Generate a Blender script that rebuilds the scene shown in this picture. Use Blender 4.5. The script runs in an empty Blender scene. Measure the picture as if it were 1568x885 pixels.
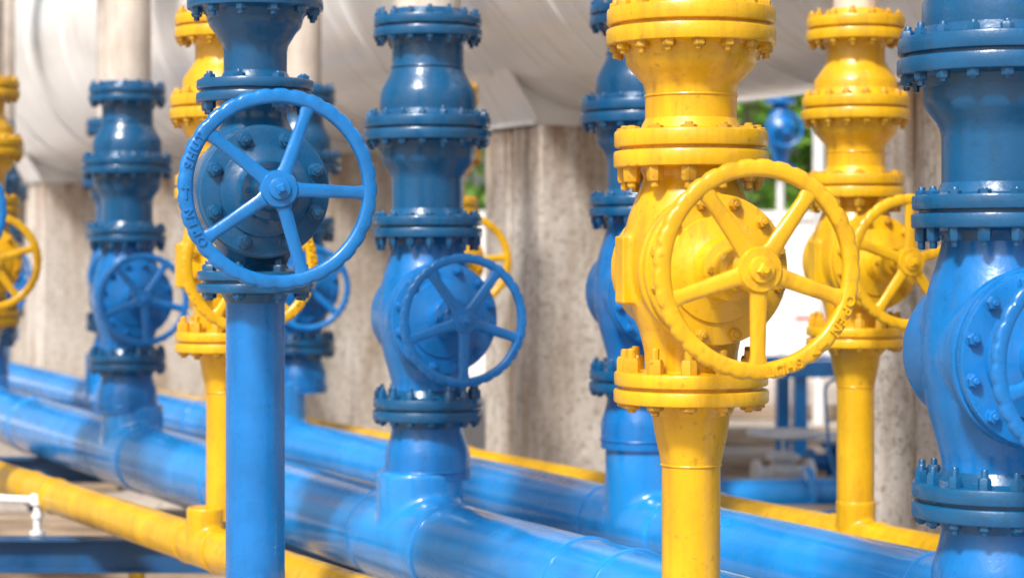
import bpy, bmesh, math, random
from mathutils import Matrix, Vector
random.seed(7)
scene = bpy.context.scene
CZ = 1.7                      # eye height
ANG = math.radians(27.7)
PX = Vector((math.cos(ANG), math.sin(ANG), 0))    # across the pipe rack
DY = Vector((-math.sin(ANG), math.cos(ANG), 0))   # along the pipe rack
R = math.radians

# ------------------------------------------------------------ materials
def new_mat(name):
    m = bpy.data.materials.new(name); m.use_nodes = True
    nt = m.node_tree; b = nt.nodes['Principled BSDF']
    return m, nt, b
def coords(nt, scale=(1,1,1), kind='Object'):
    tc = nt.nodes.new('ShaderNodeTexCoord'); mp = nt.nodes.new('ShaderNodeMapping')
    mp.inputs['Scale'].default_value = scale
    nt.links.new(tc.outputs[kind], mp.inputs['Vector']); return mp.outputs['Vector']
def noise(nt, vec, scale, detail=4, rough=0.55):
    n = nt.nodes.new('ShaderNodeTexNoise'); n.inputs['Scale'].default_value = scale
    n.inputs['Detail'].default_value = detail; n.inputs['Roughness'].default_value = rough
    nt.links.new(vec, n.inputs['Vector']); return n.outputs['Fac']
def ramp(nt, fac, stops):
    r = nt.nodes.new('ShaderNodeValToRGB'); el = r.color_ramp.elements
    while len(el) < len(stops): el.new(0.5)
    for e, (p, c) in zip(el, stops):
        e.position = p; e.color = (c[0], c[1], c[2], 1) if hasattr(c, '__len__') else (c, c, c, 1)
    nt.links.new(fac, r.inputs['Fac']); return r.outputs['Color']
def mix(nt, fac, a, b, mode='MIX'):
    m = nt.nodes.new('ShaderNodeMix'); m.data_type = 'RGBA'; m.blend_type = mode
    for sock, v in ((m.inputs['Factor'], fac), (m.inputs[6], a), (m.inputs[7], b)):
        if isinstance(v, (int, float)): sock.default_value = v
        elif isinstance(v, tuple): sock.default_value = (v[0], v[1], v[2], 1)
        else: nt.links.new(v, sock)
    return m.outputs[2]
def bump(nt, b, h, strength, dist=0.01):
    n = nt.nodes.new('ShaderNodeBump'); n.inputs['Strength'].default_value = strength
    n.inputs['Distance'].default_value = dist
    nt.links.new(h, n.inputs['Height']); nt.links.new(n.outputs['Normal'], b.inputs['Normal'])
def paint(name, col, dirt, rough=0.3, amt=0.5, bmp=0.35, coat=0.2, bs=42):
    m, nt, b = new_mat(name)
    v = coords(nt); vs = coords(nt, (9, 9, 1.2))
    light = tuple(min(1, c*1.12+0.003) for c in col); dark = tuple(c*0.78 for c in col)
    c = ramp(nt, noise(nt, v, 4.0, 3), [(0.3, dark), (0.7, light)])
    g = ramp(nt, noise(nt, vs, 2.2, 5, 0.65), [(0.48, 0.0), (0.76, amt)])
    c = mix(nt, g, c, dirt)
    sp = ramp(nt, noise(nt, v, 38, 4, 0.7), [(0.59, 0.0), (0.71, amt)])
    c = mix(nt, sp, c, dirt)
    nt.links.new(c, b.inputs['Base Color'])
    r = ramp(nt, noise(nt, v, 9, 3), [(0.3, rough*0.75), (0.75, rough*1.5)])
    nt.links.new(r, b.inputs['Roughness'])
    b.inputs['Coat Weight'].default_value = coat; b.inputs['Coat Roughness'].default_value = 0.14
    bump(nt, b, noise(nt, v, bs, 3, 0.6), bmp, 0.004)
    return m
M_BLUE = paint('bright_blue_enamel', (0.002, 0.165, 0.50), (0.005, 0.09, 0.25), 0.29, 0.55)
M_PIPE = paint('skylit_blue_enamel', (0.012, 0.27, 0.73), (0.05, 0.24, 0.50), 0.22, 0.4, 0.07, 0.7)  # blue enamel lightened: sky light on the horizontal pipes put into base colour
M_TEAL = paint('dark_teal_blue_enamel', (0.001, 0.088, 0.225), (0.010, 0.055, 0.11), 0.28, 0.55)  # darker blue for flanges, upper column parts and globe valve bodies
M_YEL = paint('yellow_enamel', (0.735, 0.408, 0.002), (0.40, 0.19, 0.008), 0.32, 0.7)
M_YELB = paint('worn_yellow_bolt_paint', (0.60, 0.32, 0.005), (0.18, 0.07, 0.012), 0.42, 0.9)
M_BEAM = paint('navy_blue_steel_paint', (0.003, 0.07, 0.20), (0.02, 0.05, 0.09), 0.4, 0.5)
M_WHITE = paint('white_enamel', (0.82, 0.81, 0.79), (0.5, 0.43, 0.35), 0.4, 0.35, coat=0)
M_RISER = paint('dusty_cream_insulation', (0.66, 0.58, 0.50), (0.40, 0.29, 0.21), 0.45, 0.6, coat=0)
M_RED = paint('red_enamel', (0.6, 0.03, 0.02), (0.3, 0.03, 0.02), 0.4, 0.4)

def clad_mat():
    m, nt, b = new_mat('white_vessel_cladding')
    v = coords(nt); vs = coords(nt, (1.1, 9.0, 1.1))
    c = ramp(nt, noise(nt, v, 0.9), [(0.3, (0.80, 0.77, 0.74)), (0.7, (0.91, 0.90, 0.89))])
    s = ramp(nt, noise(nt, vs, 1.3, 6, 0.7), [(0.51, 0.0), (0.75, 0.6)])
    c = mix(nt, s, c, (0.62, 0.50, 0.39))
    nt.links.new(c, b.inputs['Base Color']); b.inputs['Roughness'].default_value = 0.28
    b.inputs['Coat Weight'].default_value = .6; b.inputs['Coat Roughness'].default_value = .15
    bump(nt, b, noise(nt, vs, 1.4, 3), 0.6, 0.05)
    return m
M_CLAD = clad_mat()
def concrete_mat():
    m, nt, b = new_mat('weathered_concrete')
    v = coords(nt, (1, 1, 1)); vs = coords(nt, (1.8, 1.8, 0.24))
    c = ramp(nt, noise(nt, v, 1.6, 8, 0.7), [(0.3, (0.56, 0.48, 0.40)), (0.62, (0.84, 0.78, 0.71))])
    s = ramp(nt, noise(nt, vs, 1.5, 8, 0.75), [(0.47, 0.0), (0.63, 0.75)])
    c = mix(nt, s, c, (0.38, 0.26, 0.16))
    s2 = ramp(nt, noise(nt, coords(nt, (3.5, 3.5, .3)), 2.0, 8, 0.8), [(0.57, 0.0), (0.66, 0.85)])
    c = mix(nt, s2, c, (0.12, 0.09, 0.06))
    p = ramp(nt, noise(nt, v, 24, 6, 0.75), [(0.38, 0.7), (0.49, 0.0)])
    c = mix(nt, p, c, (0.30, 0.23, 0.16))
    sx = nt.nodes.new('ShaderNodeSeparateXYZ'); nt.links.new(coords(nt), sx.inputs[0])
    mr = nt.nodes.new('ShaderNodeMapRange'); mr.inputs[1].default_value = 1.9; mr.inputs[2].default_value = 2.44
    nt.links.new(sx.outputs['Z'], mr.inputs[0])
    mu = nt.nodes.new('ShaderNodeMath'); mu.operation = 'MULTIPLY'
    nt.links.new(mr.outputs[0], mu.inputs[0]); nt.links.new(ramp(nt, noise(nt, coords(nt, (7, 7, .8)), 1.6, 5, .7), [(.4, 0.0), (.62, .95)]), mu.inputs[1])
    c = mix(nt, mu.outputs[0], c, (0.27, 0.14, 0.06))
    nt.links.new(c, b.inputs['Base Color']); b.inputs['Roughness'].default_value = 0.85
    bump(nt, b, noise(nt, v, 14, 8, 0.75), 1.0, 0.03)
    return m
M_CONC = concrete_mat()
def ground_mat():
    m, nt, b = new_mat('pale_gravel')
    v = coords(nt)
    c = ramp(nt, noise(nt, v, 0.7, 6), [(0.3, (0.40, 0.34, 0.28)), (0.7, (0.66, 0.60, 0.53))])
    vo = nt.nodes.new('ShaderNodeTexVoronoi'); vo.inputs['Scale'].default_value = 22
    nt.links.new(v, vo.inputs['Vector'])
    c = mix(nt, 0.35, c, ramp(nt, vo.outputs['Distance'], [(0.0, (0.62, 0.58, 0.52)), (0.7, (0.16, 0.13, 0.10))]), 'OVERLAY')
    nt.links.new(c, b.inputs['Base Color']); b.inputs['Roughness'].default_value = 0.95
    bump(nt, b, vo.outputs['Distance'], 0.8, 0.03)
    return m
M_GROUND = ground_mat()
def wood_mat():
    m, nt, b = new_mat('weathered_timber')
    v = coords(nt, (1, 14, 14))
    c = ramp(nt, noise(nt, v, 1.5, 7, 0.7), [(0.35, (0.16, 0.10, 0.06)), (0.7, (0.52, 0.41, 0.30))])
    nt.links.new(c, b.inputs['Base Color']); b.inputs['Roughness'].default_value = 0.8
    bump(nt, b, noise(nt, v, 5), 0.5, 0.01)
    return m
M_WOOD = wood_mat()
def leaf_mat():
    m, nt, b = new_mat('leaf_green')
    g = nt.nodes.new('ShaderNodeNewGeometry')
    c = ramp(nt, g.outputs['Random Per Island'], [(0.0, (0.06, 0.15, 0.015)), (0.5, (0.14, 0.31, 0.035)), (1.0, (0.28, 0.48, 0.07))])
    nt.links.new(c, b.inputs['Base Color']); b.inputs['Roughness'].default_value = 0.5
    tr = nt.nodes.new('ShaderNodeBsdfTranslucent'); ms = nt.nodes.new('ShaderNodeMixShader'); ms.inputs[0].default_value = .4
    nt.links.new(c, tr.inputs['Color']); nt.links.new(b.outputs[0], ms.inputs[1]); nt.links.new(tr.outputs[0], ms.inputs[2])
    nt.links.new(ms.outputs[0], nt.nodes['Material Output'].inputs['Surface'])
    return m
M_LEAF = leaf_mat()
def bark_mat():
    m, nt, b = new_mat('bark')
    c = ramp(nt, noise(nt, coords(nt, (6, 6, 1)), 4), [(0.3, (0.07, 0.05, 0.035)), (0.7, (0.2, 0.15, 0.1))])
    nt.links.new(c, b.inputs['Base Color']); b.inputs['Roughness'].default_value = 0.9
    return m
M_BARK = bark_mat()

# ------------------------------------------------------------ mesh builder
MY = Matrix.Rotation(R(90), 4, 'X')          # local z -> world -Y
def T(x, y, z): return Matrix.Translation((x, y, z))
class MB:
    def __init__(s): s.v = []; s.f = []; s.m = []
    def add(s, vs, fs, mat=0):
        o = len(s.v); s.v += [tuple(p) for p in vs]
        s.f += [tuple(i+o for i in f) for f in fs]; s.m += [mat]*len(fs)
    def rev(s, prof, seg=48, M=Matrix(), mat=0, cap=True, ph=0.0):
        vs = []; fs = []
        for r, z in prof:
            for j in range(seg):
                a = 2*math.pi*j/seg+ph
                vs.append(M @ Vector((r*math.cos(a), r*math.sin(a), z)))
        for i in range(len(prof)-1):
            for j in range(seg):
                k = (j+1) % seg
                fs.append((i*seg+j, i*seg+k, (i+1)*seg+k, (i+1)*seg+j))
        if cap:
            fs.append(tuple(range(seg))[::-1])
            n = (len(prof)-1)*seg; fs.append(tuple(range(n, n+seg)))
        s.add(vs, fs, mat)
    def disc(s, z0, z1, r, ch=0.004, M=Matrix(), mat=0, seg=64):
        s.rev([(r-ch, z0), (r-ch*.3, z0+ch*.3), (r, z0+ch), (r, z1-ch), (r-ch*.3, z1-ch*.3), (r-ch, z1)], seg, M, mat)
    def nut(s, M, r, h, mat=0):
        s.rev([(r, 0), (r, h*.78), (r*.84, h)], 6, M, mat, ph=random.random())
    def torus(s, Rr, r, z=0, M=Matrix(), mat=0, seg=64, n=8):
        vs = []; fs = []
        for i in range(seg):
            a = 2*math.pi*i/seg
            for j in range(n):
                b = 2*math.pi*j/n
                q = Rr+r*math.cos(b)
                vs.append(M @ Vector((q*math.cos(a), q*math.sin(a), z+r*math.sin(b))))
        for i in range(seg):
            for j in range(n):
                k = (i+1) % seg; l = (j+1) % n
                fs.append((i*n+j, k*n+j, k*n+l, i*n+l))
        s.add(vs, fs, mat)
    def box(s, x0, x1, y0, y1, z0, z1, M=Matrix(), mat=0):
        vs = [M @ Vector(p) for p in ((x0,y0,z0),(x1,y0,z0),(x1,y1,z0),(x0,y1,z0),(x0,y0,z1),(x1,y0,z1),(x1,y1,z1),(x0,y1,z1))]
        s.add(vs, [(0,3,2,1),(4,5,6,7),(0,1,5,4),(1,2,6,5),(2,3,7,6),(3,0,4,7)], mat)
    def loft(s, rings, mat=0):
        n = len(rings[0]); vs = [p for r in rings for p in r]; fs = []
        for i in range(len(rings)-1):
            for j in range(n):
                k = (j+1) % n
                fs.append((i*n+j, i*n+k, (i+1)*n+k, (i+1)*n+j))
        fs.append(tuple(range(n))[::-1]); fs.append(tuple(range((len(rings)-1)*n, len(rings)*n)))
        s.add(vs, fs, mat)
    def addmesh(s, me, M, mat=0):
        s.add([M @ v.co for v in me.vertices], [tuple(p.vertices) for p in me.polygons], mat)
    def mesh(s, name, mats, angle=32):
        me = bpy.data.meshes.new(name); me.from_pydata(s.v, [], s.f)
        for m in mats: me.materials.append(m)
        me.polygons.foreach_set('material_index', s.m)
        bm = bmesh.new(); bm.from_mesh(me); bmesh.ops.recalc_face_normals(bm, faces=bm.faces); bm.to_mesh(me); bm.free()
        me.polygons.foreach_set('use_smooth', [True]*len(me.polygons))
        me.set_sharp_from_angle(angle=R(angle)); me.update()
        return me
def link(name, me, parent=None, M=None):
    ob = bpy.data.objects.new(name, me); scene.collection.objects.link(ob)
    if parent: ob.parent = parent
    if M is not None: ob.matrix_local = M
    return ob
def empty(name, loc, rz=0):
    e = bpy.data.objects.new(name, None); scene.collection.objects.link(e)
    e.location = loc; e.rotation_euler = (0, 0, rz); e.empty_display_size = 0.2
    return e
def cast(mb, name, mat, voxel=0.007, it=8):
    """weld the overlapping solids into one filleted casting"""
    me = mb.mesh(name+'_raw', [mat]); ob = link('tmp', me)
    r = ob.modifiers.new('r', 'REMESH'); r.mode = 'VOXEL'; r.voxel_size = voxel; r.use_smooth_shade = True
    sm = ob.modifiers.new('s', 'SMOOTH'); sm.factor = 0.5; sm.iterations = it
    dg = bpy.context.evaluated_depsgraph_get(); dg.update()
    out = bpy.data.meshes.new_from_object(ob.evaluated_get(dg)); out.name = name
    bpy.data.objects.remove(ob)
    out.materials.clear(); out.materials.append(mat)
    out.polygons.foreach_set('use_smooth', [True]*len(out.polygons))
    return out

def flange(mb, z0, z1, Rf, n, nr, up, dn, core, mat=0, bm=1, ph=0.13):
    """bolted flange pair with studs and nuts"""
    zm = (z0+z1)/2
    mb.disc(z0, zm-.004, Rf, .006, mat=mat); mb.disc(zm+.004, z1, Rf*0.992, .006, mat=mat)
    mb.rev([(Rf-.018, z0+.01), (Rf-.018, z1-.01)], 64, mat=mat)
    mb.rev([(core, z0-.03), (core+.012, z0-.006), (core+.03, z0+.004)], 48, mat=mat)
    mb.rev([(core+.03, z1-.004), (core+.012, z1+.006), (core, z1+.03)], 48, mat=mat)
    rb = Rf-nr*1.35
    for i in range(n):
        a = 2*math.pi*i/n+ph; c = (rb*math.cos(a), rb*math.sin(a))
        j = random.uniform(-.005, .005)
        mb.nut(T(c[0], c[1], z1-.001), nr, up*.62, bm)
        mb.rev([(nr*.52, z1-.001), (nr*.52, z1+up+j-.003), (nr*.42, z1+up+j)], 10, T(c[0], c[1], 0), bm)
        Mx = T(c[0], c[1], z0+.001) @ Matrix.Rotation(math.pi, 4, 'X')
        mb.nut(Mx, nr, dn*.7, bm)
        mb.rev([(nr*.52, 0), (nr*.52, dn+j), (nr*.42, dn+j+.003)], 10, Mx, bm)

def bonnet(mb, zc, y0, y1, Rb, n, nr, L, mat=0, bm=1, neck=0.05):
    M = T(0, 0, zc) @ MY
    ym = (y0+y1)/2
    mb.disc(y0, ym-.002, Rb, .006, M, mat); mb.disc(ym+.002, y1, Rb*.975, .006, M, mat)
    mb.rev([(Rb-.014, y0+.01), (Rb-.014, y1-.01)], 64, M, mat)
    mb.rev([(Rb*.70, y1-.004), (Rb*.68, y1+.008), (Rb*.5, y1+.018), (neck*1.55, y1+.028), (neck*1.35, y1+.05), (neck*1.3, y1+.075),
            (neck*1.5, y1+.078), (neck*1.5, y1+.095), (neck*1.15, y1+.1), (neck*1.0, y1+.115), (neck*1.0, y1+.14), (neck*.7, y1+.145), (neck*.62, L)], 40, M, mat)
    mb.rev([(.014, L-.02), (.014, L+.028), (.011, L+.031)], 12, M, mat)
    for i in range(n):
        a = 2*math.pi*(i+.5)/n
        Mn = M @ T(math.cos(a)*(Rb-nr*1.7), math.sin(a)*(Rb-nr*1.7), y1-.002)
        mb.disc(0, .005, nr*1.15, .001, Mn, bm, 16)
        mb.nut(Mn @ T(0, 0, .004), nr, nr*.95, bm)
        mb.rev([(nr*.5, 0), (nr*.5, nr*1.25), (nr*.38, nr*1.4)], 10, Mn @ T(0, 0, .003), bm)
    for sx in (-1, 1):
        mb.nut(M @ T(sx*neck*1.2, 0, y1+.095), .009, .012, bm)

def text_mesh(ch, size, ext=.0045):
    cu = bpy.data.curves.new('t', 'FONT'); cu.body = ch; cu.size = size; cu.extrude = ext
    cu.align_x = 'CENTER'; cu.align_y = 'CENTER'; cu.offset = .0004
    ob = link('tmpt', cu); dg = bpy.context.evaluated_depsgraph_get(); dg.update()
    me = bpy.data.meshes.new_from_object(ob.evaluated_get(dg)); bpy.data.objects.remove(ob)
    return me
def wheel_mesh(name, Rw, mat, w=.034, th=.026, hub=.05, letters=True):
    mb = MB(); seg = 324; N = 33
    cs = [(-.5, -.22), (-.44, -.38), (-.30, -.5), (.24, -.5), (.40, -.38), (.48, -.18), (.5, 0), (.48, .18), (.40, .38), (.24, .5), (-.30, .5), (-.44, .38), (-.5, .22)]
    n = len(cs); vs = []; fs = []
    for i in range(seg):
        a = 2*math.pi*i/seg
        g = max(0.0, math.cos(N*a+.5*math.sin(3*a)))**1.5 * .0036
        for cx, cy in cs:
            rr = Rw-w/2+cx*w
            if cx > .2: rr -= g*(1 if cx > .35 else .5)
            vs.append(Vector((rr*math.cos(a), cy*th, rr*math.sin(a))))
    for i in range(seg):
        k = (i+1) % seg
        for j in range(n):
            l = (j+1) % n; fs.append((i*n+j, k*n+j, k*n+l, i*n+l))
    mb.add(vs, fs)
    for s in range(5):
        a = 2*math.pi*s/5; rr = []
        for t in (0, .12, .3, .6, .85, .95, 1.0):
            rad = hub*.7+(Rw-w*.8-hub*.7)*t
            ww = (.021-.004*t)+(.006*max(0, (t-.85)/.15))+(.006*max(0, (.12-t)/.12)); tt = .0115
            c = Vector((math.cos(a), 0, math.sin(a))); sd = Vector((-math.sin(a), 0, math.cos(a)))
            off = -.004*(1-t)
            rr.append([c*rad+sd*(ww*math.copysign(abs(math.cos(b))**.75, math.cos(b)))+Vector((0, off+tt*math.copysign(abs(math.sin(b))**.75, math.sin(b)), 0)) for b in [2*math.pi*q/14 for q in range(14)]])
        mb.loft(rr)
    mb.rev([(hub*.8, -.028), (hub, -.02), (hub, .014), (hub*.93, .021), (hub*.6, .023), (hub*.55, .03), (hub*.5, .031)], 40, MY)
    mb.rev([(.017, .03), (.017, .041), (.013, .044)], 4, MY, ph=.6)
    mb.rev([(.0075, .04), (.0075, .052)], 10, MY)
    if letters:
        for word, a0 in (('OPEN', 0), ('SHUT', -48)):
            for i, ch in enumerate(word):
                a = R(a0-i*6.2); rc = Rw-w/2-.001
                rt = Vector((math.sin(a), 0, -math.cos(a))); up = Vector((math.cos(a), 0, math.sin(a))); nn = Vector((0, -1, 0))
                Mx = Matrix((rt, up, nn)).transposed().to_4x4(); Mx.translation = up*rc+nn*(th/2)
                mb.addmesh(text_mesh(ch, w*.82), Mx)
        for a0 in (-30, -35):
            a = R(a0); up = Vector((math.cos(a), 0, math.sin(a)))
            q = Vector((math.sin(a), 0, -math.cos(a)))
            c = up*(Rw-w/2)
            b = Vector((0, -th/2-.0045, 0)); d = Vector((0, -th/2+.002, 0))
            if a0 == -35: tri = [c+q*.015, c-q*.006+up*.011, c-q*.006-up*.011]
            else: tri = [c+q*.017+up*.003, c-q*.012+up*.003, c-q*.012-up*.003, c+q*.017-up*.003]
            k = len(tri)
            mb.add([p+d for p in tri]+[p+b for p in tri], [tuple(range(k)), tuple(range(k, 2*k))]+[(i, (i+1) % k, k+(i+1) % k, k+i) for i in range(k)])
    return mb.mesh(name, [mat], 38)

# ------------------------------------------------------------ valve column templates
z = CZ
def blue_templates():
    mb = MB()
    mb.rev([(.162, z-.86), (.162, z-.765), (.158, z-.745), (.146, z-.71), (.139, z-.68), (.137, z-.65), (.137, z-.62)], 56, mat=0)
    mb.torus(.1625, .0045, z-.826, mat=0)
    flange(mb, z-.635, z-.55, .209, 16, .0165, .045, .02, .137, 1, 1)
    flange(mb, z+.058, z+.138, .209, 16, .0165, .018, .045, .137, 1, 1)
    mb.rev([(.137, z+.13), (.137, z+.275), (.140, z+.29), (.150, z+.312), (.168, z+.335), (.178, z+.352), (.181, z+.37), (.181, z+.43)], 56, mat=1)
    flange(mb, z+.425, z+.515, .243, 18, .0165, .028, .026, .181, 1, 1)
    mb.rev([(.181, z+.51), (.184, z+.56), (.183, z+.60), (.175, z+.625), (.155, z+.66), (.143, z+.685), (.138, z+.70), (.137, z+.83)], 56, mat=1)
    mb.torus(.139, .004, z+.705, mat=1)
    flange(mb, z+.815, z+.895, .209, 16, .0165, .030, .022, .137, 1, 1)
    bonnet(mb, z-.245, .155, .215, .212, 12, .0165, .43, 0, 0)
    mb.torus(.19, .006, .148, T(0, 0, z-.245) @ MY)
    for i, ch in enumerate('DN250'):
        a = R(200+i*7); Mt = T(.1915*math.cos(a), .1915*math.sin(a), z-.235) @ Matrix.Rotation(a+R(90), 4, 'Z') @ Matrix.Rotation(R(90), 4, 'X')
        mb.addmesh(text_mesh(ch, .035, .003), Mt)
    body = MB()
    body.rev([(.135, z-.57), (.137, z-.50), (.150, z-.45), (.170, z-.38), (.186, z-.30), (.190, z-.235), (.186, z-.17), (.170, z-.09), (.150, z-.03), (.137, z+.02), (.135, z+.075)], 48)
    body.rev([(.150, -.17), (.186, -.15), (.186, .165)], 48, T(0, 0, z-.240) @ MY)
    body.rev([(.07, -.205), (.07, -.1)], 32, T(0, 0, z-.235) @ MY)
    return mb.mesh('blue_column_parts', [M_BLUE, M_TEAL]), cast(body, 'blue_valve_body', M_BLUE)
def yellow_templates():
    mb = MB()
    mb.rev([(.0715, z-1.0), (.0715, z-.53), (.075, z-.51), (.088, z-.45), (.096, z-.40), (.098, z-.385), (.098, z-.36)], 48)
    mb.torus(.0725, .003, z-.522)
    flange(mb, z-.371, z-.295, .189, 12, .0205, .058, .018, .098, 0, 1)
    flange(mb, z+.2, z+.29, .189, 12, .0205, .014, .052, .112, 0, 1)
    mb.rev([(.112, z+.28), (.112, z+.385), (.117, z+.405), (.140, z+.43), (.155, z+.447), (.16, z+.46), (.16, z+.5)], 56)
    mb.torus(.1125, .003, z+.375)
    flange(mb, z+.497, z+.587, .207, 16, .0175, .024, .024, .16, 0, 1)
    mb.rev([(.16, z+.58), (.16, z+.64), (.155, z+.655), (.13, z+.69), (.115, z+.715), (.112, z+.73), (.112, z+.81)], 56)
    flange(mb, z+.80, z+.89, .189, 14, .0165, .026, .022, .112, 0, 1)
    bonnet(mb, z-.046, .125, .178, .184, 12, .0145, .42, 0, 1, .048)
    body = MB()
    body.rev([(.112, z-.32), (.114, z-.25), (.125, z-.2), (.150, z-.14), (.166, z-.08), (.171, z-.03), (.167, z+.03), (.152, z+.085), (.132, z+.135), (.117, z+.17), (.114, z+.22)], 48)
    body.rev([(.13, -.15), (.165, -.13), (.165, .132)], 48, T(0, 0, z-.046) @ MY)
    body.box(-.186, -.1, -.03, .03, z-.13, z+.035)
    return mb.mesh('yellow_column_parts', [M_YEL, M_YELB]), cast(body, 'yellow_valve_body', M_YEL, .006, 6)
def near_templates():
    mb = MB()
    mb.rev([(.0885, z-1.0), (.0885, z-.12)], 56, mat=0)
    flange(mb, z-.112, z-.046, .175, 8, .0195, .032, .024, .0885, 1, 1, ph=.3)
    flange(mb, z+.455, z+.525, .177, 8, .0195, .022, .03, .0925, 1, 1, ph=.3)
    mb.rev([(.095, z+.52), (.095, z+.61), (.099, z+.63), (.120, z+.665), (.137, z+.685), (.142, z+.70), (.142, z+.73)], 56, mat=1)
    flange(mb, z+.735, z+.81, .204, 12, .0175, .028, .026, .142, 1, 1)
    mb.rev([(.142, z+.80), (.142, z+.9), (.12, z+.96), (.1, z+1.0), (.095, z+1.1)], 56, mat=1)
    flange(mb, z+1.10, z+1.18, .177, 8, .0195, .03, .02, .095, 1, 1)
    bonnet(mb, z+.187, .13, .18, .197, 8, .021, .40, 1, 1, .056)
    body = MB()
    body.rev([(.09, z-.08), (.093, z-.03), (.12, z+.03), (.15, z+.1), (.165, z+.195), (.15, z+.29), (.12, z+.36), (.095, z+.41), (.092, z+.47)], 48)
    body.rev([(.15, -.16), (.187, -.14), (.187, .135)], 48, T(0, 0, z+.187) @ MY)
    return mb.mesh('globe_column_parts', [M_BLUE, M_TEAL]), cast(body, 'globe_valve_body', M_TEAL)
BT, BB = blue_templates(); YT, YB = yellow_templates(); NT_, NB = near_templates()
W_B = wheel_mesh('blue_handwheel', .243, M_BLUE, .034, .026, .046)
W_Y = wheel_mesh('yellow_handwheel', .249, M_YEL, .040, .028, .053)
W_N = wheel_mesh('large_blue_handwheel', .285, M_BLUE, .043, .03, .054)

def tube(name, pts, r, mat, parent=None):
    cu = bpy.data.curves.new(name, 'CURVE'); cu.dimensions = '3D'; cu.bevel_depth = r; cu.bevel_resolution = 8; cu.use_fill_caps = True
    sp = cu.splines.new('POLY'); sp.points.add(len(pts)-1)
    for p, q in zip(sp.points, pts): p.co = (q[0], q[1], q[2], 1)
    sp.use_smooth = True
    cu.materials.append(mat)
    return link(name, cu, parent)
def bend(pts, rad, n=8):
    out = [Vector(pts[0])]
    for i in range(1, len(pts)-1):
        p = Vector(pts[i]); a = (Vector(pts[i-1])-p).normalized(); b = (Vector(pts[i+1])-p).normalized()
        for k in range(n+1):
            t = k/n; out.append((p+a*rad)*(1-t)**2+p*2*t*(1-t)+(p+b*rad)*t*t)
    out.append(Vector(pts[-1])); return out

A0 = Vector((-.322, 7.82, 0))
VPERP = 2.85
def column(kind, x, y, yaw, rot, dz=0.0, riser=True):
    name = {'b': 'blue_gate_valve', 'y': 'yellow_gate_valve', 'n': 'blue_globe_valve'}[kind]
    parts, body, wh, zc, L, rr, ztop = {'b': (BT, BB, W_B, -.245, .43, .128, .895), 'y': (YT, YB, W_Y, -.044, .42, .085, .89), 'n': (NT_, NB, W_N, .187, .40, .09, 1.18)}[kind]
    e = empty(name, (x, y, dz), R(yaw))
    link('flanges_and_bonnet', parts, e); link('valve_body', body, e)
    link('handwheel', wh, e, T(0, -L, CZ+zc) @ Matrix.Rotation(-R(rot), 4, 'Y'))
    if riser:
        p = Vector((x, y, 0)); per = (p-A0).dot(PX)
        ln = VPERP-1.0-per
        zt = 4.5-dz
        loc = Matrix.Rotation(-R(yaw), 4, 'Z') @ PX
        pts = bend([(0, 0, CZ+ztop-.01), (0, 0, zt), tuple(Vector((0, 0, zt))+loc*ln)], .3)
        tube('cream_riser_pipe', pts, rr, M_RISER, e)
    return e
column('b', 1.173, 4.93, 14, -18)
column('b', -.322, 7.82, 20, -18)
column('b', -2.09, 11.13, 22, -14)
column('b', -3.68, 14.3, 20, 5)
column('b', .515, 8.155, 18, 10, .085)
column('b', -1.235, 11.9, 12, 30, .05)
column('b', -2.95, 15.2, 18, 10, .07)
column('b', -4.62, 18.5, 18, 0, .07)
column('y', .437, 5.0, 15.8, -18, .006)
column('y', -1.078, 7.70, 20, 20)
column('y', -2.74, 10.6, 20, 18)
column('y', 1.321, 7.876, 18, 18, .01)
column('y', -.369, 11.05, 18, 5, .0)
column('y', -2.06, 14.2, 18, 5, .0)
column('n', -.772, 6.16, 16.5, 214, -.008)
column('n', -2.62, 9.38, 16, 200)

# ------------------------------------------------------------ pipelines
def tee_mesh(name, Rp, rb, half, h, mat, vox):
    mb = MB()
    mb.rev([(Rp, -half), (Rp, half)], 72, Matrix.Rotation(R(90), 4, 'Y'))
    mb.rev([(rb, 0), (rb, h)], 64)
    return cast(mb, name, mat, vox, 14)
TEE_B = tee_mesh('blue_tee', .182, .166, .30, .275, M_PIPE, .010)
TEE_B2 = tee_mesh('blue_small_tee', .152, .150, .27, .36, M_PIPE, .010)
TEE_Y = tee_mesh('yellow_tee', .080, .0755, .14, .15, M_YEL, .005)
def pipeline(name, p0, p1, r, mat, tees, tee, thalf, zc=CZ-1.1, welds=()):
    p0 = Vector((p0[0], p0[1], zc)); p1 = Vector((p1[0], p1[1], zc))
    d = (p1-p0); Lh = d.length; ang = math.atan2(d.y, d.x)
    e = empty(name, p0, ang)
    mb = MB(); Mx = Matrix.Rotation(R(90), 4, 'Y')
    n = max(2, int(Lh/.25)); mb.rev([(r, Lh*i/n) for i in range(n+1)], 72, Mx)
    ws = list(welds)
    for tx, ty in tees:
        s = (Vector((tx, ty, zc))-p0).dot(d.normalized())
        link('tee', tee, e, T(s, 0, 0))
        ws += [s-thalf-.004, s+thalf+.004]
    for s in ws: mb.torus(r+.001, .0055, s, Mx, seg=72)
    link('pipe', mb.mesh(name+'_pipe', [mat]), e)
    return e
fb = [(1.173, 4.93), (-.322, 7.82), (-2.09, 11.13), (-3.68, 14.3)]
pipeline('blue_pipeline', (1.173+1.9, 4.93-3.8), (-8.2, 23.1), .175, M_PIPE, fb, TEE_B, .30, welds=(5.9, 6.2, 9.6, 13.4))
bb = [(.515, 8.155), (-1.235, 11.9), (-2.95, 15.2), (-4.62, 18.5)]
pipeline('blue_pipeline', (.515+2.9, 8.155-5.75), (-7.3, 23.7), .146, M_PIPE, bb, TEE_B2, .27, welds=(4.6, 8.2, 12))
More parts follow.
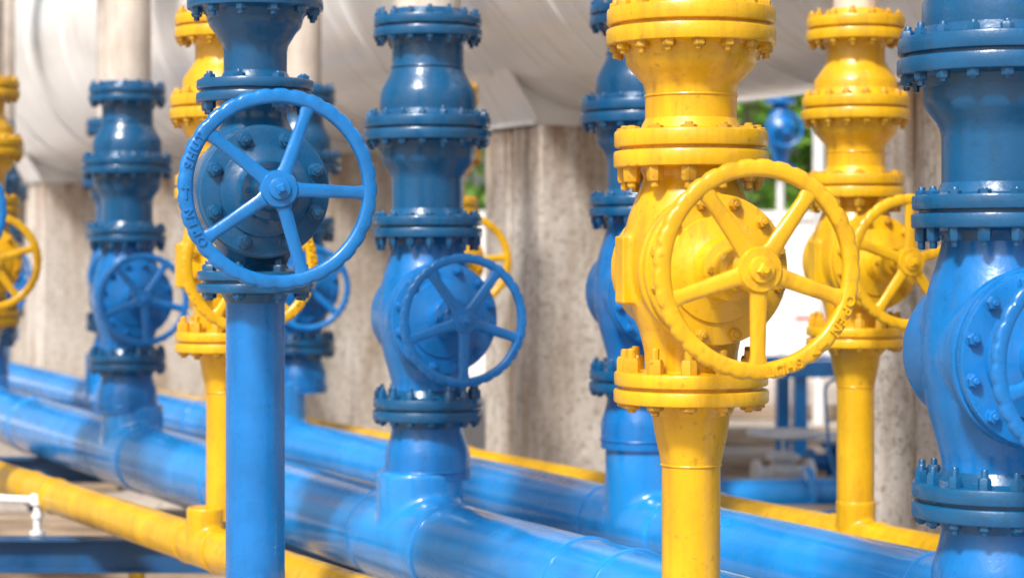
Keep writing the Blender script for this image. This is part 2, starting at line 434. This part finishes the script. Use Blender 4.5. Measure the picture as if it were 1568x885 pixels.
yf = [(.437, 5.0), (-1.078, 7.70), (-2.74, 10.6)]
pipeline('yellow_pipeline', (.437+1.5, 5.0-2.68), (-9.0, 21.3), .0765, M_YEL, yf, TEE_Y, .14, welds=(8.0, 8.35, 9.6, 12))
yb = [(1.321, 7.876), (-.369, 11.05), (-2.06, 14.2)]
pipeline('yellow_pipeline', (1.321+2.2, 7.876-4.13), (-7.1, 23.7), .0765, M_YEL, yb, TEE_Y, .14, welds=(6.2, 8, 12))
for (x, y) in ((-.772, 6.16), (-2.62, 9.38)):
    pts = bend([(x, y, CZ-.95), (x, y, .25), (x+1.6*.466, y-1.6*.885, .25)], .2)
    tube('blue_elbow_pipe', pts, .0895, M_BLUE)
tube('yellow_branch_pipe', bend([(-2.05, 9.45, .60), (-1.90, 9.5, .46), (-1.75, 9.55, .42), (-1.75, 9.55, .02)], .05), .038, M_YEL)

# ------------------------------------------------------------ steel support beams
def ibeam(mb, x0, x1, h=.15, w=.13, t=.01, mat=0, M=Matrix()):
    mb.box(x0, x1, -w/2, w/2, -t, 0, M); mb.box(x0, x1, -w/2, w/2, -h, -h+t, M); mb.box(x0+.001, x1-.001, -t/2, t/2, -h+t, -t, M)
for (y, x0, x1) in ((5.55, -.9, 2.0), (9.2, -3.0, .75), (12.8, -5.0, -.9), (16.5, -6.8, -2.6), (20.2, -8.6, -4.4)):
    e = empty('blue_steel_support_beam', (0, y, CZ-1.278))
    mb = MB(); ibeam(mb, x0, x1); link('beam', mb.mesh('beam', [M_BEAM], 20), e)
    mb = MB()
    for xx in (x0+.5, (x0+x1)/2, x1-.3):
        ibeam(mb, -(CZ-1.278), -.149, .12, .12, .01, M=T(xx, 0, 0) @ Matrix.Rotation(R(-90), 4, 'Y') @ T(0, 0, .06))
        mb.box(xx-.12, xx+.12, -.12, .12, -(CZ-1.278), -(CZ-1.278)+.015)
    link('posts', mb.mesh('posts', [M_BEAM], 20), e)
e = empty('blue_pipe_shoe', (.33, 9.85, CZ-1.25)); mb = MB()
mb.box(-.13, .13, -.12, .12, -.012, .0); mb.box(-.12, .12, -.01, .01, 0, .17); mb.box(-.13, .13, -.12, .12, .17, .182); mb.box(-.05, .05, -.05, .05, -.45, -.012)
link('plates', mb.mesh('shoe', [M_BEAM], 20), e)
e = empty('white_drain_pipe', (-2.17, 9.28, 0))
tube('upper_run', bend([(-1.2, .35, .62), (-.1, .0, .585), (.02, 0, .58), (.02, 0, .43)], .04), .018, M_WHITE, e)
mb = MB(); mb.rev([(.035, .425), (.035, .44)], 20, T(.02, 0, 0)); mb.rev([(.03, .56), (.032, .57), (.032, .6), (.03, .61)], 20, T(.02, 0, 0)); mb.rev([(.026, .5), (.026, .52)], 20, T(.02, 0, 0))
link('clamp', mb.mesh('clamp', [M_WHITE]), e)
tube('yellow_drain_pipe', bend([(-4.5, 8.9, .12), (-1.5, 8.95, .15), (-.2, 9.6, .15), (-.2, 9.6, 0.0)], .1), .03, M_YEL)

# ------------------------------------------------------------ vessel and piers
VR = 1.3; VZ = 2.52+VR
v0 = A0+PX*VPERP-DY*9
e = empty('white_storage_vessel', (v0.x, v0.y, VZ), ANG)
mb = MB(); Mv = Matrix.Rotation(R(-90), 4, 'X')
LV = 46
prof = [(.02, -.6), (.5, -.56), (.9, -.42), (1.15, -.22), (VR, 0)]+[(VR, LV*i/60) for i in range(1, 61)]+[(1.15, LV+.22), (.9, LV+.42), (.5, LV+.56), (.02, LV+.6)]
mb.rev(prof, 96, Mv)
k = 0.4
while k < LV:
    mb.rev([(VR+.001, k-.035), (VR+.010, k-.03), (VR+.010, k+.03), (VR+.001, k+.035)], 96, Mv, cap=False); k += 1.22
link('shell', mb.mesh('vessel_shell', [M_CLAD]), e)
for q, t in enumerate((-7.9, -4.15, -.42, 3.33, 7.0, 10.65, 14.3, 18, 21.7, 25.4, 29)):
    p = A0+PX*2.3+DY*t
    e = empty('concrete_pier', (p.x, p.y, 0), ANG)
    o = q*7.3          # mesh origin offset so every pier weathers differently
    mb = MB(); mb.box(o, o+1.1, 0, .36, 0, 2.44); mb.box(o+.02, o+1.08, .36, .40, 0, 2.42); mb.box(o, o+1.1, .40, .72, 0, 2.44); mb.box(o-.12, o+1.22, -.12, .84, 0, .25)
    me = mb.mesh('pier', [M_CONC]); ob = link('shaft', me, e, T(-o, 0, 0))
    bv = ob.modifiers.new('b', 'BEVEL'); bv.width = .018; bv.segments = 2
    mb = MB()
    mb.box(-.02, 1.12, .06, .66, 2.442, 2.47)
    for yy in (.12, .58):
        prof = [(0.0, 2.47), (1.1, 2.47), (1.52, 3.12), (-.42, 3.12)]
        vs = [Vector((a, yy-.012, b)) for a, b in prof]+[Vector((a, yy+.012, b)) for a, b in prof]
        mb.add(vs, [(0, 1, 2, 3), (7, 6, 5, 4)]+[(i, (i+1) % 4, 4+(i+1) % 4, 4+i) for i in range(4)])
    for a0, a1 in ((-.0, -.42), (1.1, 1.52)):
        vs = []
        for yy in (.04, .68):
            vs += [Vector((a0-.012, yy, 2.471)), Vector((a0+.012, yy, 2.471)), Vector((a1+.012, yy, 3.125)), Vector((a1-.012, yy, 3.125))]
        mb.add(vs, [(0, 1, 2, 3), (7, 6, 5, 4)]+[(i, (i+1) % 4, 4+(i+1) % 4, 4+i) for i in range(4)])
    for xx in (.35, .75): mb.box(xx-.01, xx+.01, .133, .567, 2.471, 2.62)
    link('steel_saddle', mb.mesh('saddle', [M_CLAD], 20), e)

# ------------------------------------------------------------ ground and background yard
mb = MB(); mb.add([(-300, -100, 0), (300, -100, 0), (300, 500, 0), (-300, 500, 0)], [(0, 1, 2, 3)])
link('ground', mb.mesh('ground', [M_GROUND]))
for (x, y, ln, rz, w) in ((2.6, 12.6, 3.6, 3, .3), (2.9, 14.2, 4.2, -2, .25), (3.2, 15.8, 4.6, 4, .35), (3.6, 18.2, 5, 0, .3), (4.0, 21, 6, -3, .4), (-3.3, 12.2, 3.4, 8, .25), (-3.0, 11.2, 3.6, -4, .22), (-2.2, 10.2, 3.0, 3, .2), (-4.6, 14.6, 3.6, 3, .25), (-.6, 13.2, 2.5, 5, .25)):
    mb = MB(); h = .14
    mb.box(-ln/2, ln/2, -w/2, w/2, 0, h); ob = link('timber_sleeper', mb.mesh('sleeper', [M_WOOD]))
    ob.location = (x, y, .002); ob.rotation_euler = (0, 0, R(rz)); bv = ob.modifiers.new('b', 'BEVEL'); bv.width = .015
e = empty('white_perimeter_wall', (0, 28, 0)); mb = MB()
mb.box(-18, 30, 0, .2, 0, 2.15); mb.box(-18.05, 30.05, -.05, .25, 2.15, 2.27)
for i in range(17): mb.box(-18+i*3, -17.7+i*3, -.06, -.001, 0, 2.14)
link('wall', mb.mesh('wall', [M_WHITE], 20), e)
e = empty('red_and_white_railing', (3.3, 24, 0)); mb = MB()
for i in range(8):
    mb.rev([(.03, 0), (.03, .95)], 12, T(i*1.2, 0, 0), mat=0)
    mb.rev([(.025, 0), (.025, .4)], 12, T(i*1.2, 0, .93) @ Matrix.Rotation(R(90), 4, 'Y'), mat=1)
    mb.rev([(.0245, .4), (.0245, 1.2)], 12, T(i*1.2, 0, .93) @ Matrix.Rotation(R(90), 4, 'Y'), mat=0)
link('rails', mb.mesh('rails', [M_WHITE, M_RED]), e)
def small_valve(x, y, ztop, rw, rz, body):
    e = empty('small_globe_valve', (x, y, 0), rz); mb = MB()
    mb.rev([(.05, 0), (.05, .1), (.12, .1), (.12, .13), (.07, .14), (.09, .2), (.1, .26), (.07, .32), (.11, .33), (.11, .36), (.05, .38), (.035, ztop-.12), (.012, ztop-.1), (.012, ztop+.03)], 24)
    mb.rev([(.1, -.2), (.1, -.17), (.055, -.165), (.055, .165), (.1, .17), (.1, .2)], 24, T(0, 0, .23) @ Matrix.Rotation(R(90), 4, 'Y'))
    link('body', mb.mesh('small_body', [body]), e)
    mb = MB(); mb.torus(rw, .022, ztop, seg=40)
    for i in range(4):
        mb.box(0, rw, -.015, .015, ztop-.008, ztop+.008, Matrix.Rotation(R(90*i+20), 4, 'Z'))
    mb.rev([(.035, ztop-.02), (.035, ztop+.02)], 20)
    link('handwheel', mb.mesh('small_wheel', [M_WHITE]), e)
small_valve(1.80, 13.6, .50, .22, 0.2, M_WHITE)
small_valve(2.28, 14.4, .40, .2, 0.1, M_BLUE)
small_valve(2.62, 13.2, .48, .18, 0.1, M_BLUE)
e = empty('blue_yard_pipe', (1.1, 12.9, .16), R(6)); mb = MB(); My = Matrix.Rotation(R(90), 4, 'Y')
mb.rev([(.11, 0), (.11, 3.2)], 32, My)
for s in (.15, .75, 1.0, 1.06, 2.0): mb.disc(s, s+.045, .19, .004, My, seg=32)
for s in (.15, 1.0):
    for i in range(8):
        a = i*math.pi/4; mb.nut(My @ T(.15*math.cos(a), .15*math.sin(a), s-.03), .02, .03)
link('pipe', mb.mesh('yard_pipe', [M_PIPE]), e)
tube('blue_instrument_conduit', bend([(1.75, 12.4, .1), (2.0, 12.2, .18), (1.86, 12.0, .5), (1.83, 12.0, .95), (2.3, 12.1, 1.0)], .08), .009, M_BLUE)
e = empty('blue_steel_frame', (2.62, 16.0, 0), R(5)); mb = MB()
for xx in (-.45, .45):
    for yy in (-.3, .3): mb.box(xx-.05, xx+.05, yy-.05, yy+.05, 0, .75)
mb.box(-.6, .6, -.4, -.25, .751, .88); mb.box(-.6, .6, .25, .4, .751, .88); mb.box(-.55, .55, -.24, .24, .76, .8)
link('frame', mb.mesh('frame', [M_PIPE], 20), e)
e = empty('distant_blue_valve', (2.62, 20.0, 0)); mb = MB()
mb.rev([(.04, 0), (.04, 2.6)], 24, mat=1)
for zz in (2.5, 3.15): mb.disc(zz, zz+.05, .15, .004, mat=0, seg=32)
mb.rev([(.07, 2.5), (.08, 2.65), (.15, 2.8), (.15, 2.95), (.08, 3.1), (.06, 3.3), (.06, 5.5)], 32, mat=0)
mb.rev([(.1, 0), (.13, .1), (.13, .2), (.04, .25), (.04, .35)], 24, T(0, 0, 2.88) @ MY, 0)
mb.torus(.16, .018, .35, T(0, 0, 2.88) @ MY, 0)
mb.rev([(.06, 0), (.06, 6)], 20, T(.42, .3, 0), 1)
link('valve', mb.mesh('distant_valve', [M_BLUE, M_WHITE]), e)

def tree(x, y, h, cr, seed, n=3200):
    rnd = random.Random(seed); e = empty('broadleaf_tree', (x, y, 0)); mb = MB()
    mb.rev([(.22, 0), (.16, h*.2), (.12, h*.45), (.04, h*.8)], 12)
    clumps = []
    for i in range(26):
        a = rnd.uniform(0, 6.28); el = rnd.uniform(-.6, 1.3); q = cr*rnd.uniform(.45, 1.0)
        c = Vector((math.cos(a)*math.cos(el)*q, math.sin(a)*math.cos(el)*q, h*.52+math.sin(el)*q*h*.45/cr))
        clumps.append((c, rnd.uniform(.45, .95)*cr*.42))
        s = Vector((0, 0, h*rnd.uniform(.25, .5))); m = (s+c)/2+Vector((0, 0, -.15))
        rings = []
        for p, rr in ((s, .06), (m, .035), (c, .012)):
            rings.append([p+Vector((rr*math.cos(b), rr*math.sin(b), 0)) for b in [k*1.2566 for k in range(5)]])
        mb.loft(rings)
    link('trunk', mb.mesh('trunk', [M_BARK]), e)
    vs = []; fs = []
    for i in range(n):
        c, cr_ = rnd.choice(clumps)
        d = Vector((rnd.gauss(0, 1), rnd.gauss(0, 1), rnd.gauss(0, .8)))*cr_*.5
        p = c+d; s = rnd.uniform(.08, .17)
        u = Vector((rnd.gauss(0, 1), rnd.gauss(0, 1), rnd.gauss(0, 1))).normalized(); w = u.orthogonal().normalized()
        o = len(vs); vs += [p-u*s, p+w*s*.55, p+u*s, p-w*s*.55]; fs.append((o, o+1, o+2, o+3))
    me = bpy.data.meshes.new('foliage'); me.from_pydata(vs, [], fs); me.materials.append(M_LEAF); link('foliage', me, e)
for i, (x, y, h, c) in enumerate(((3.2, 31.5, 5.5, 2.4), (6.2, 31.5, 5.5, 2.2), (.2, 32, 5.5, 2.5), (-3.5, 35, 7, 2.7), (9.5, 33, 7, 2.6), (13.5, 32, 6, 2.4), (-8, 36, 7, 2.8), (4.8, 38, 8, 3), (-13, 36, 7, 3), (18, 34, 7, 3))):
    tree(x, y, h, c, 50+i)

# ------------------------------------------------------------ light
SE = R(46); SR = R(206)
w = bpy.data.worlds.new('World'); scene.world = w; w.use_nodes = True
nt = w.node_tree; bg = nt.nodes['Background']
sky = nt.nodes.new('ShaderNodeTexSky'); sky.sky_type = 'NISHITA'; sky.sun_disc = False
sky.sun_elevation = SE; sky.sun_rotation = SR; sky.dust_density = 4.0; sky.air_density = 1.0
hs = nt.nodes.new('ShaderNodeHueSaturation'); hs.inputs['Saturation'].default_value = .8
nt.links.new(sky.outputs[0], hs.inputs['Color']); nt.links.new(hs.outputs[0], bg.inputs['Color'])
bg.inputs['Strength'].default_value = 0.15
sd = bpy.data.lights.new('sun', 'SUN'); sd.energy = 4.5; sd.angle = R(7); sd.color = (1, .97, .93)
so = bpy.data.objects.new('sun', sd); scene.collection.objects.link(so)
S = Vector((math.sin(SR)*math.cos(SE), math.cos(SR)*math.cos(SE), math.sin(SE)))
so.rotation_euler = S.to_track_quat('Z', 'Y').to_euler()

cam = bpy.data.cameras.new('camera'); co = bpy.data.objects.new('camera', cam); scene.collection.objects.link(co)
co.location = (0, 0, CZ); co.rotation_euler = (R(90), 0, 0)
cam.lens = 72; cam.sensor_width = 36; cam.shift_y = -.0354; cam.clip_end = 1000
cam.dof.use_dof = True; cam.dof.focus_distance = 5.3; cam.dof.aperture_fstop = 2.8
scene.camera = co
scene.view_settings.view_transform = 'Standard'; scene.view_settings.look = 'None'; scene.view_settings.exposure = 0
